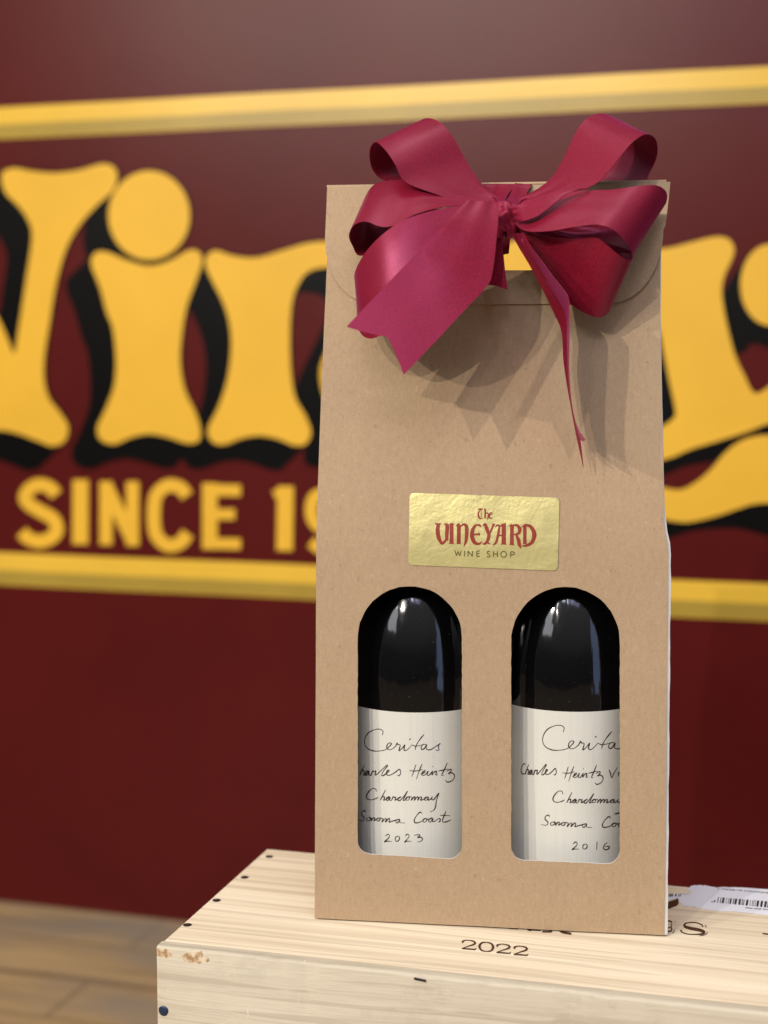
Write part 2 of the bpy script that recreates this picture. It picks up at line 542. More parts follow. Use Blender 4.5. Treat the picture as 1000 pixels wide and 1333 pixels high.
def sign_letter(polys, shadows=None, off=(-31, 30), holes=()):
    f = Flat()
    for p in polys: f.poly(smooth_closed(p, 6), holes)
    o = f.build('letter', lambda x, y, h: on_wall(x, y, h, -0.0016), M['yellow'], wall)
    g = Flat()
    if shadows is None:
        for p in polys:
            sp = smooth_closed(p, 6)
            c = sum(sp, Vector((0, 0))) / len(sp)
            area = sum(sp[i - 1].cross(sp[i]) if False else sp[i - 1].x * sp[i].y - sp[i].x * sp[i - 1].y for i in range(len(sp)))
            s = 1 if area > 0 else -1
            out = []
            for i, q in enumerate(sp):
                t = sp[(i + 1) % len(sp)] - sp[i - 1]
                nn = Vector((t.y, -t.x)); nn = nn.normalized() * s if nn.length > 1e-6 else nn
                out.append(q + nn * 2.2)
            g.poly(out)
            for k in (.35, .7, 1.0):
                g.poly([q + Vector(off) * k for q in out])
    else:
        for p in shadows: g.poly(smooth_closed(p, 6))
    sh = g.build('letter_shadow', lambda x, y, h: on_wall(x, y, h, -0.0006), M['black'], o, lift=1.2e-4)
    return o


# capital W: its right arm is in view, the rest runs out of the frame
Wp = W2([(10, 150), (15, 110), (60, 92), (140, 105), (230, 112), (330, 100), (420, 75), (470, 85), (488, 125), (470, 185), (400, 250),
         (330, 330), (275, 430), (235, 570), (210, 720), (188, 860), (185, 960), (205, 1040), (250, 1100), (285, 1160), (270, 1220), (220, 1240),
         (160, 1220), (80, 1190), (0, 1175), (-120, 1190), (-200, 1200), (-260, 1160), (-250, 900), (-310, 500), (-360, 250), (-400, 150), (-380, 95), (-300, 110), (-200, 95),
         (-160, 130), (-180, 230), (-150, 400), (-90, 560), (0, 720), (40, 810), (62, 855), (80, 760), (110, 560), (135, 380), (120, 310), (80, 250), (30, 200)])
sign_letter([Wp])
dot = [Vector((195 + 53 * math.cos(a), 280.5 + 58 * math.sin(a))) for a in [i * math.pi / 8 for i in range(16)]]
ib = A([(272, 645), (285, 612), (320, 610), (380, 635), (443, 650), (500, 637), (560, 605), (590, 608), (600, 640), (580, 700), (558, 760), (545, 818)]) + \
     B([(535, 150), (548, 240), (580, 310), (595, 360), (590, 395), (555, 402), (500, 385), (445, 375), (390, 385), (340, 405), (300, 392), (290, 355),
        (315, 300), (340, 230), (345, 150), (335, 60)]) + A([(318, 790), (298, 715)])
sign_letter([dot, ib])
nb = A([(612, 655), (612, 625), (640, 605), (690, 620), (760, 626), (840, 604), (920, 582), (1010, 580), (1120, 600), (1200, 660), (1250, 760)]) + \
     B([(570 * 2.273, 60), (1290, 200), (1330, 300), (1355, 360), (1330, 405), (1230, 385), (1150, 400), (1000, 400), (975, 370), (985, 310)]) + \
     B([(962, 270), (948, 205), (962, 140)]) + A([(1050, 720), (1030, 670), (975, 655), (920, 665), (890, 695), (868, 750)]) + \
     B([(860, 60), (862, 180), (875, 265), (905, 320), (922, 370), (905, 405), (870, 408), (825, 390), (770, 380), (715, 388), (665, 406), (630, 398), (617, 360),
        (650, 290), (675, 210), (686, 120), (680, 45)]) + A([(660, 755), (632, 700)])
sign_letter([nb])
# e: hidden but for a glimpse through the handle hole
eo = [Vector((690 + 92 * math.cos(a), 445 + 135 * math.sin(a))) for a in [i * math.pi / 12 for i in range(24)]]
eh = smooth_closed([Vector((690 + 40 * math.cos(a), 440 + 62 * math.sin(a))) for a in [i * math.pi / 6 for i in range(12)]], 4)
sign_letter([eo], holes=(eh,))
# big swash letter on the right and the dot beside it
ys = D([(-150, 900), (80, 880), (200, 852), (280, 832), (335, 828), (372, 846), (387, 885), (375, 930), (347, 990), (333, 1050), (340, 1130), (360, 1230)]) + \
     E5([(392, 80), (430, 160), (478, 240), (560, 195), (640, 150), (700, 250), (640, 340), (533, 372), (440, 408), (300, 452), (200, 482), (90, 525), (-60, 540), (-90, 450), (70, 385), (118, 352),
         (132, 320), (108, 200), (86, 90), (60, -40), (0, -180)])
ysh = E5([(60, 60), (88, 80), (112, 200), (136, 325), (122, 365), (60, 400), (-40, 380), (-60, 200)])
ysh2 = E5([(40, 545), (200, 470), (300, 440), (480, 385), (560, 350), (640, 330), (640, 400), (480, 420), (390, 455), (320, 520), (290, 535), (230, 545), (150, 565), (60, 600)])
ysh3 = D([(330, 1090), (345, 1060), (380, 1000), (430, 930), (480, 890), (620, 900), (640, 1300), (470, 1290), (440, 1320)]) + E5([(420, 60), (400, 70), (385, 66), (350, 0)])
sign_letter([ys], [ysh, ysh2, ysh3])
ys2 = E5([(-60, 630), (60, 645), (150, 658), (220, 625), (285, 570), (340, 505), (400, 455), (470, 428), (560, 425), (680, 470), (700, 640), (600, 720), (533, 715), (465, 722), (400, 742), (300, 775), (200, 797), (140, 797), (60, 780), (-60, 740)])
ysh4 = E5([(-60, 740), (60, 775), (140, 790), (300, 770), (480, 715), (620, 715), (650, 860), (540, 858), (470, 842), (400, 826), (310, 826), (200, 838), (100, 868), (0, 890)])
sign_letter([ys2], [ysh4])
dot2 = [Vector((1003 + 39 * math.cos(a), 371 + 53 * math.sin(a))) for a in [i * math.pi / 8 for i in range(16)]]
sign_letter([dot2], [[q + Vector((-6, 5)) for q in dot2]])

for strokes in (
    [([(168, 548), (150, 527), (120, 518), (92, 528), (76, 552), (85, 580), (120, 603), (158, 625), (170, 657), (155, 687), (120, 700), (85, 690), (66, 664)], 46)],
    [([(240, 503), (239, 708)], 54)],
    [([(315, 508), (315, 710)], 44), ([(312, 515), (398, 705)], 46), ([(394, 508), (394, 713)], 44)],
    [([(555, 558), (535, 527), (500, 520), (470, 540), (458, 580), (458, 650), (470, 690), (500, 712), (535, 703), (557, 668)], 46)],
    [([(622, 513), (622, 723)], 52), ([(600, 533), (714, 535)], 40), ([(600, 612), (697, 612)], 38), ([(600, 705), (714, 707)], 38)],
    [([(846, 522), (843, 727)], 56), ([(812, 555), (846, 535)], 30)],
    [([(1000, 600), (985, 555), (955, 545), (930, 565), (922, 605), (935, 640), (965, 650), (995, 625), (1000, 590), (1000, 660), (985, 710), (955, 722), (922, 700)], 44)],
):
    f = Flat()
    for p, w in strokes:
        cy = sum(q[1] for q in p) / len(p)
        f.stroke(B([(q[0], q[1] + (7 if q[1] < 600 else -7) if abs(q[1] - 613) > 60 else q[1]) for q in p]), w * .86 / 2.273)
    f.build('letter', lambda x, y, h: on_wall(x, y, h, -0.0010), M['yellow'], wall, lift=1e-4)


def border_band(y0t, y0b, x0, x1, y1t, y1b):
    """gilded stripe with a painted olive shade along its lower half, a hand's breadth off true here and there"""
    a = on_wall(x0, y0t); b = on_wall(x0, y0b); c = on_wall(x1, y1t); d = on_wall(x1, y1b)
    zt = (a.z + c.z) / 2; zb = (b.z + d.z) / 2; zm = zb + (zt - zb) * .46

    def strip(name, lo, hi, dep, m, parent):
        vs, fs = [], []
        for i in range(141):
            x = -3.5 + i * .05
            wl = .0008 * noise.noise((x * 5, lo, 0)); wh = .0008 * noise.noise((x * 5, hi, 0))
            vs += [(x, -.0002, lo + wl), (x, -dep, lo + wl), (x, -dep, hi + wh), (x, -.0002, hi + wh)]
        for i in range(140):
            for k in range(3):
                q = i * 4 + k; fs.append((q, q + 4, q + 5, q + 1))
        return mesh_obj(name, vs, [tuple(reversed(f)) for f in fs], m, parent)
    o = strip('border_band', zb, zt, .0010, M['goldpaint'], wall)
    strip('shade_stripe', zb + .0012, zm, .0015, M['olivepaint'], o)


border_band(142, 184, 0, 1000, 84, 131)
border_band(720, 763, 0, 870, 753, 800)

# ------------------------------------------------------------------ wooden wine crate
CYAW = math.radians(15.6)
CRATE_H = .33
C0 = Vector((-.1141, .7436, 0))
CM = Matrix.Translation(C0) @ Matrix.Rotation(-CYAW, 4, 'Z')
CMI = CM.inverted()
CL, CD, CT = .52, .160, .008
crate = empty('wine_crate', CM)
tag(crate, 'pale pine wine crate with nailed lid and burnt lettering under the kraft carrier', 'crate')


def board(name, x0, x1, y0, y1, z0, z1, m, parent, bev=.0012, seed=0, chip=False):
    bm = bmesh.new()
    bmesh.ops.create_cube(bm, size=1)
    for v in bm.verts:
        v.co = Vector((x0 if v.co.x < 0 else x1, y0 if v.co.y < 0 else y1, z0 if v.co.z < 0 else z1))
    bmesh.ops.bevel(bm, geom=list(bm.edges), offset=bev, segments=2, affect='EDGES', profile=.6)
    if chip:
        # long edges get cut up so that the saw-rough rim can wander
        n = 60
        for i in range(1, n):
            x = x0 + (x1 - x0) * i / n
            g = list(bm.verts) + list(bm.edges) + list(bm.faces)
            bmesh.ops.bisect_plane(bm, geom=g, plane_co=(x, 0, 0), plane_no=(1, 0, 0))
        for v in bm.verts:
            if v.co.z > z1 - .004:
                v.co.z -= max(0, noise.noise((v.co.x * 55, 3.1, 0))) * .0016 if v.co.y < (y0 + y1) / 2 else 0
                v.co.y += (max(0, noise.noise((v.co.x * 70, 9.1, 0))) * .0012) if v.co.y < (y0 + y1) / 2 else 0
    return bm_obj(name, bm, m, parent)


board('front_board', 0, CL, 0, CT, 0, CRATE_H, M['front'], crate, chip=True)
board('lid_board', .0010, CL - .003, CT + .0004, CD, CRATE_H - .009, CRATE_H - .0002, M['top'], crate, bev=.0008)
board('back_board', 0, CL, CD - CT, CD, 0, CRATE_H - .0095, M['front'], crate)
board('bottom_board', .004, CL - .003, CT + .0004, CD - CT - .0004, .0005, .0085, M['top'], crate)
for x in (.004, CL - .018):
    board('end_board', x, x + .014, CT + .0004, CD - CT - .0004, .009, CRATE_H - .0095, M['front'], crate)


def on_lid(px, py, h=0.0):
    d = ray(px, py); t = (CRATE_H - .0002 + .00012 + h - CAM_Z) / d.z
    return CMI @ (CAMP + d * t)


def on_front(px, py, h=0.0):
    n = (CM.to_3x3() @ Vector((0, -1, 0)))
    d = ray(px, py); t = (C0 - CAMP).dot(n) / d.dot(n)
    p = CMI @ (CAMP + d * t)
    return Vector((p.x, -h, p.z))


def nail(p, axis, r, m):
    bm = bmesh.new()
    bmesh.ops.create_uvsphere(bm, u_segments=20, v_segments=10, radius=r)
    for v in bm.verts:
        v.co.z = max(v.co.z, -.0005) * .22
        v.co.x *= 1 + .06 * math.sin(3 * math.atan2(v.co.y, v.co.x))
    rot = Vector((0, 0, 1)).rotation_difference(axis).to_matrix()
    bmesh.ops.rotate(bm, verts=bm.verts, cent=(0, 0, 0), matrix=rot)
    bmesh.ops.translate(bm, verts=bm.verts, vec=p)
    return bm_obj('nail', bm, m, crate, True)


for px, py in ((350.7, 1115), (318.6, 1142), (282, 1172), (244, 1204)):
    nail(on_lid(px, py), Vector((0, 0, 1)), .0023, M['nail'])
nail(on_front(213, 1316), Vector((0, -1, 0)), .0027, M['nailblue'])

bm = bmesh.new(); bmesh.ops.create_cube(bm, size=1)
sp = on_front(547, 1275, .0002)
for v in bm.verts: v.co = Vector((sp.x + v.co.x * .0058, sp.y + v.co.y * .0008, sp.z + v.co.z * .0010 - v.co.x * .0006))
bm_obj('staple', bm, M['nail'], crate)

K = crop(580, 1080, 1000 / 420)


def glyph(f, box, strokes, cropf=K):
    """strokes in a unit square put into the skewed box (top-left, top-right, bottom-left) of crop coordinates"""
    tl, tr, bl = (Vector(p) for p in box)
    for pts, w in strokes:
        q = [tl + (tr - tl) * p[0] + (bl - tl) * p[1] for p in pts]
        q = cropf(q)
        f.stroke(q, [x / 2.381 for x in w] if isinstance(w, (list, tuple)) else w / 2.381)


TWO = [([(.10, .34), (.08, .18), (.25, .03), (.52, 0), (.80, .08), (.88, .27), (.74, .46), (.42, .68), (.08, .95)], [5, 6, 3, 3, 5, 6.5, 5, 3, 3]),
       ([(.06, .96), (.5, .95), (.90, .96)], [4, 4.5, 4]), ([(.90, .99), (.98, .76)], [4, 2])]
ZERO = [([(.5, 0), (.2, .1), (.06, .5), (.2, .9), (.5, 1), (.8, .9), (.94, .5), (.8, .1), (.5, 0)], [3, 5, 8, 5, 3, 5, 8, 5, 3])]
SS = [([(.92, .34), (.86, .14), (.55, 0), (.22, .10), (.14, .28), (.42, .46), (.72, .58), (.88, .76), (.66, .96), (.36, 1), (.10, .86), (.04, .66)], [4, 3, 3, 5, 8, 9, 9, 8, 5, 3, 3, 4])]
f = Flat()
for k in range(4):
    x = 50 + 53.5 * k; y = 341 + 6 * k
    glyph(f, ((x, y), (x + 48, y + 4), (x - 2, y + 28)), ZERO if k == 1 else TWO)
f.build('burnt_year', on_lid, M['burn'], crate, lift=1e-5)

K2 = crop(860, 1130, 1000 / 140)
f = Flat()
burnt = [Flat(), Flat(), Flat()]
for pts, w in (([(395, 548), (380, 525), (330, 508), (265, 506), (225, 520), (230, 545), (290, 562), (370, 578), (405, 596), (385, 612), (320, 616), (250, 612), (200, 596), (188, 575)], [10, 12, 10, 10, 16, 26, 30, 30, 26, 18, 10, 10, 12, 18]),
               ([(412, 530), (424, 540), (418, 552)], [6, 8, 6]), ([(437, 590), (428, 610), (400, 624), (360, 630)], [4, 9, 7, 4]),
               ([(-60, 500), (70, 492), (100, 500), (104, 515)], [16, 16, 12, 8]), ([(104, 520), (98, 545), (70, 553), (-50, 550)], [8, 10, 8, 8]),
               ([(100, 552), (104, 575), (80, 588), (-60, 592)], [10, 14, 14, 14]), ([(-30, 500), (-34, 545), (-40, 590)], 26),
               ([(130, 498), (138, 505)], 8), ([(130, 570), (124, 592), (104, 604)], [4, 8, 4]),
               ([(948, 606), (975, 612), (1080, 622)], [10, 14, 10]), ([(1080, 560), (1075, 590), (1060, 618)], 20)):
    lf = burnt[0 if max(p[0] for p in pts) > 900 else 1 if min(p[0] for p in pts) > 150 else 2]
    lf.stroke(K2(pts), [x / 7.14 for x in w] if isinstance(w, list) else w / 7.14)
for lf in burnt:
    lf.build('burnt_letter', on_lid, M['burn'], crate, lift=1e-5)
for pts, w in (([(205, 300), (207, 322)], 9), ([(235, 300), (262, 327), (285, 300)], 7), ([(262, 326), (285, 327)], 4), ([(290, 300), (291, 329)], 9), ([(300, 331), (322, 331)], 5), ([(325, 305), (326, 333)], 9),
               ([(345, 318), (362, 330), (390, 336)], [7, 9, 6]), ([(196, 322), (225, 324)], 4)):
    pts = [(x, y - 17 + (x - 200) * .02) for x, y in pts]
    f.stroke(K(pts), [x / 2.381 for x in w] if isinstance(w, list) else w / 2.381)
f.build('burnt_name', on_lid, M['burn'], crate, lift=1e-5)
f = Flat()
f.poly(smooth_closed(K2([(40, 330), (75, 312), (110, 300), (140, 292), (155, 278), (163, 290), (168, 318), (158, 345), (120, 362), (85, 376), (40, 382)]), 4))
f.build('burnt_emblem', on_lid, M['burn'], crate)

f = Flat()
pp = [(20, 262), (72, 246), (140, 240), (230, 236), (290, 228), (250, 190), (290, 160), (420, 160), (520, 178), (760, 180), (1100, 205), (1700, 270), (1700, 520), (1000, 440), (880, 425), (700, 405), (520, 398), (420, 382), (300, 358), (200, 345), (190, 320), (165, 285), (120, 285), (70, 300), (20, 300)]
out = []
for i, p in enumerate(pp):
    q = pp[(i + 1) % len(pp)]
    nseg = 6
    for k in range(nseg):
        u = k / nseg
        j = 5 if p[0] < 700 else 0
        out.append((p[0] + (q[0] - p[0]) * u + random.uniform(-j, j) * 1.5, p[1] + (q[1] - p[1]) * u + random.uniform(-j, j)))
f.poly(K2(out))
stk = f.build('torn_sticker', on_lid, M['paper'], crate)
f = Flat()
rb = random.Random(3)
x = 535
while x < 1600:
    w = rb.choice((5, 8, 14, 20)); 
    y0 = 270 + (x - 535) * .085; h = 52 + (x - 535) * .012
    f.poly(K2([(x, y0), (x + w, y0 + w * .08), (x + w - 9, y0 + h), (x - 9, y0 + h - 1)])); x += w + rb.choice((7, 10, 16))
x = 78
for w in (6, 18, 8, 14, 6, 10, 5, 8, 4, 4):
    hh = 28 if x < 200 else 12
    f.poly(K2([(x, 236 + (x % 7)), (x + w, 237), (x + w - 6, 237 + hh), (x - 6, 236 + hh)])); x += w + rb.choice((5, 12, 18))
f.poly(K2([(475, 308), (490, 310), (484, 318), (470, 316)])); f.poly(K2([(500, 296), (512, 300), (502, 320), (492, 318)]))


def tiny_text(f, x0, x1, y, slope, h):
    x = x0
    while x < x1:
        w = rb.uniform(5, 9)
        if rb.random() < .12: x += 14
        yy = y + (x - x0) * slope
        k = rb.random()
        f.stroke(K2([(x, yy), (x - 1, yy + h)]), 3 / 7.14)
        f.stroke(K2([(x, yy + (h if k > .5 else 0)), (x + w * .7, yy + (h if k > .5 else 0))]), 3 / 7.14)
        if k > .3: f.stroke(K2([(x + w * .7, yy), (x + w * .7 - 1, yy + h)]), 2.4 / 7.14)
        x += w + 3


tiny_text(f, 530, 1500, 186, .082, 10)
tiny_text(f, 790, 1400, 364, .09, 9)
f.build('barcode', lambda x, y, h: on_lid(x, y, h + .00012), M['print'], stk, lift=0)

# ------------------------------------------------------------------ kraft gift carrier
BYAW = math.radians(7.9)
BL = Vector((-.0362, .7797, CRATE_H)); BR = Vector((.1423, .7549, CRATE_H))
B0 = (BL + BR) / 2
B0.z = CRATE_H
BM = Matrix.Translation(B0) @ Matrix.Rotation(-BYAW, 4, 'Z')
BMI = BM.inverted()
BW, BD, BH = .1804, .092, .3815
ZF = .195


def yf(z):
    """how far the front panel lies behind its foot at height z"""
    if z <= ZF: return .007 * max(z, 0) / ZF
    t = min((z - ZF) / (BH - ZF), 1.0)
    return .007 + .0385 * t ** 1.25


def xs(x, z):
    """the carrier narrows a little towards the top, on the right most"""
    if x > 0:
        k = min(max((z - .196) / .014, 0), 1); k = k * k * (3 - 2 * k)
        sh = .0014 * min(max(z, 0) / .19, 1.0) + .0022 * k + .0030 * min(max((z - .21) / .10, 0), 1)
        return x - sh * x / (BW / 2)
    k = min(max((z - .20) / .17, 0), 1)
    return x + (.0004 * min(max(z, 0) / .2, 1) + .0014 * k) * (-x) / (BW / 2)


def wave(x, z):
    return .0007 * noise.noise((x * 17, z * 13, 4.2)) + .00025 * noise.noise((x * 60, z * 45, 8.2))


def fpt(x, z, d=0.0):
    return Vector((xs(x, z), yf(z) + wave(x, z) - d, z + .0008))


CAML = BMI @ CAMP


def on_bag(px, py, d=0.0):
    """local point d in front of the front panel seen at a pixel"""
    v = BMI.to_3x3() @ ray(px, py)
    y = 0.0
    for _ in range(14):
        t = (y - CAML.y) / v.y
        q = CAML + v * t
        y = yf(q.z - .0008) + wave(q.x, q.z - .0008) - d
    return CAML + v * ((y - CAML.y) / v.y)


def px_flat(px, py):
    """pixel -> unshifted (x, z) of the front panel"""
    p = on_bag(px, py)
    z = p.z - .0008; x = p.x
    for _ in range(5): x += p.x - xs(x, z)
    return (x, z)


carrier = empty('gift_carrier', BM)
tag(carrier, 'kraft cardboard gift carrier with two arched windows and a gold sticker on pine crate', 'gift box')


def arch(xl, xr, yt, ybl, ybr, r):
    """window outline in pixels: round top, softly rounded foot"""
    pts = []
    cx = (xl + xr) / 2; rad = (xr - xl) / 2
    for i in range(33):
        a = math.pi - math.pi * i / 32
        pts.append((cx + rad * math.cos(a), yt + rad - rad * math.sin(a)))
    for i in range(7):
        a = i / 6 * math.pi / 2
        pts.append((xr - r + r * math.cos(a) + .0, ybr - r + r * math.sin(a)))
    for i in range(7):
        a = math.pi / 2 + i / 6 * math.pi / 2
        pts.append((xl + r + r * math.cos(a), ybl - r + r * math.sin(a)))
    return pts


rw = random.Random(5)
wins = []
for spec in ((465.5, 601.5, 763, 1112, 1118, 17), (665.5, 807, 764, 1120, 1124.5, 17)):
    lp = arch(*spec)
    dense = []
    for i, p in enumerate(lp):
        q = lp[(i + 1) % len(lp)]
        L = math.hypot(q[0] - p[0], q[1] - p[1]); k = max(1, int(L / 6))
        for j in range(k):
            u = j / k
            dense.append((p[0] + (q[0] - p[0]) * u + rw.uniform(-.35, .35), p[1] + (q[1] - p[1]) * u + rw.uniform(-.35, .35)))
    wins.append([px_flat(*p) for p in dense])

hole_px = []
for i in range(12):
    a = math.pi / 2 + math.pi * i / 11
    hole_px.append((596 + 22 * math.cos(a), 330 - 22 * math.sin(a)))
for i in range(12):
    a = -math.pi / 2 + math.pi * i / 11
    hole_px.append((690 + 22 * math.cos(a), 330 - 22 * math.sin(a)))
hole_px = [(p[0], 308 + (p[1] - 308)) for p in hole_px]
handle_hole = [px_flat(*p) for p in hole_px]


def outline_rect(x0, x1, z0, z1, n=40):
    o = []
    for i in range(n): o.append((x0 + (x1 - x0) * i / n, z0))
    for i in range(n * 2): o.append((x1, z0 + (z1 - z0) * i / (2 * n)))
    for i in range(n): o.append((x1 - (x1 - x0) * i / n, z1))
    for i in range(n * 2): o.append((x0, z1 - (z1 - z0) * i / (2 * n)))
    return o


KT = .0011
hw = BW / 2
vs2, fs2 = tri_sheet(outline_rect(-hw, hw, 0, BH - .0005), wins + [handle_hole], .008)
shell('front_panel', [fpt(v.x, v.y) for v in vs2], fs2, Vector((0, KT, 0)), [M['kraft'], M['core']], carrier)

# back panel, mirror lean
big_hole = [((p[0] - handle_hole[0][0]) * 1.12 + handle_hole[0][0] - .003, (p[1] - .345) * 1.25 + .346) for p in handle_hole]
vs2, fs2 = tri_sheet(outline_rect(-hw, hw, 0, BH - .0005), [big_hole], .012)
shell('back_panel', [Vector((xs(v.x, v.y), BD - yf(v.y) - .0002, v.y + .0008)) for v in vs2], fs2, Vector((0, -KT, 0)), [M['kraft'], M['core']], carrier)

# closing flap folded over the front, its lower corners cut round
fz1 = px_flat(640, 396)[1]; fzs = px_flat(640, 302)[1]
fo = []
hwf = hw + .0014
for i in range(40): fo.append((-hwf + (2 * hwf + .0036) * i / 40, BH))
fo = [(x, z) for x, z in fo]
right, left = [], []
for i in range(12): right.append((hwf + .0030 * (1 - i / 12) ** .8 + .0006, BH - (BH - fzs) * i / 12))
rx = .031
for i in range(16):
    a = i / 16 * math.pi / 2
    right.append((hwf - rx + rx * math.cos(a) ** .9, fzs - (fzs - fz1) * math.sin(a)))
bottom = [(hwf - rx - (2 * hwf - 2 * rx) * i / 30, fz1) for i in range(31)]
left = [(-min(x, hwf), z) for x, z in reversed(right)]
outl = fo + [(hwf + .0036, BH)] + right[1:] + bottom + left[:-0 or None][0:-1]
vs2, fs2 = tri_sheet(outl, [handle_hole], .007)
shell('closure_flap', [fpt(v.x, v.y, .0004 + .0022 * max(0, (v.x - .03) / .06) ** 2 * max(0, (BH - v.y) / .07) + .0006 * max(0, (-v.x - .04) / .05) ** 2) for v in vs2], fs2, Vector((0, -KT, 0)), [M['kraft'], M['core']], carrier)
# ridge: the board rolls over the top from flap to back
prof = []
yb = BD - yf(BH); y0 = yf(BH) - .0015
for i in range(9):
    a = math.pi * i / 8
    prof.append((y0 + (yb - y0) * (1 - math.cos(a)) / 2, BH + .0008 + .0012 * math.sin(a)))
vs, fs = [], []
for x in (-hw, hw - .004):
    vs += [Vector((x, y, z)) for y, z in prof]
n = len(prof)
fs = [(i, n + i, n + i + 1, i + 1) for i in range(n - 1)]
mesh_obj('top_ridge', vs, fs, M['kraft'], carrier, True)

# side gussets
for sgn in (-1, 1):
    vs, fs = [], []
    nz, ny = 40, 8
    for i in range(nz + 1):
        z = BH * i / nz * .995
        a, b = yf(z) + KT, BD - yf(z) - KT
        g = max(0.0, (z - .16) / (BH - .16))
        for j in range(ny + 1):
            u = j / ny
            push = (.030 * g ** 1.1) * (1 - abs(2 * u - 1)) - (.0012 * math.sin(math.pi * u) if z < .22 else 0)
            xx = xs(sgn * (hw - .0004), z) - sgn * push
            vs.append(Vector((xx, a + (b - a) * u, z + .0008)))
    for i in range(nz):
        for j in range(ny):
            k = i * (ny + 1) + j
            fs.append((k, k + 1, k + ny + 2, k + ny + 1))
    g = mesh_obj('side_gusset', vs, fs, M['kraft'], carrier, True)
mesh_obj('base_panel', [(-hw, KT, .0012), (hw, KT, .0012), (hw, BD - KT, .0012), (-hw, BD - KT, .0012)], [(0, 1, 2, 3)], M['kraft'], carrier)
# the glued seam that shows as pale board along the right edge
vs, fs = [], []
for i in range(61):
    z = .001 + .352 * i / 60
    wob = .00012 * math.sin(i * .9) + .0001 * math.sin(i * 2.3)
    k = 1 if z < .205 else max(.3, 1 - (z - .205) / .02)
    x = xs(hw, z)
    vs += [Vector((x - .0006, yf(z) + .0005, z)), Vector((x + (.0015 + wob) * k, yf(z) + .0012, z)), Vector((x + (.0015 + wob) * k, yf(z) + .0026, z)), Vector((x - .0006, yf(z) + .0040, z))]
for i in range(60):
    for j in range(3):
        k = i * 4 + j; fs.append((k, k + 1, k + 5, k + 4))
mesh_obj('glue_seam', vs, fs, M['core'], carrier, False)

# sticker
cor = [(533.5, 641.5), (728.5, 648), (726, 743), (531.5, 735.5)]
so = []
for i in range(4):
    p0, p1, p2 = (Vector(cor[(i + k) % 4]) for k in (-1, 0, 1))
    a = p1 + (p0 - p1).normalized() * 7; b = p1 + (p2 - p1).normalized() * 7
    for k in range(6):
        u = k / 5
        so.append(a * (1 - u) ** 2 + p1 * 2 * u * (1 - u) + b * u * u)
so2 = []
for i, p in enumerate(so):
    q = so[(i + 1) % len(so)]; k = max(1, int((q - p).length / 8))
    so2 += [p.lerp(q, j / k) for j in range(k)]
vs2, fs2 = tri_sheet(so2, (), 6)


def crinkle(x, y):
    return .00012 * noise.noise((x * .06, y * .06, 1)) + .0003 * math.exp(-((x - 551) ** 2 + (y - 690) ** 2) / 60) + .0001


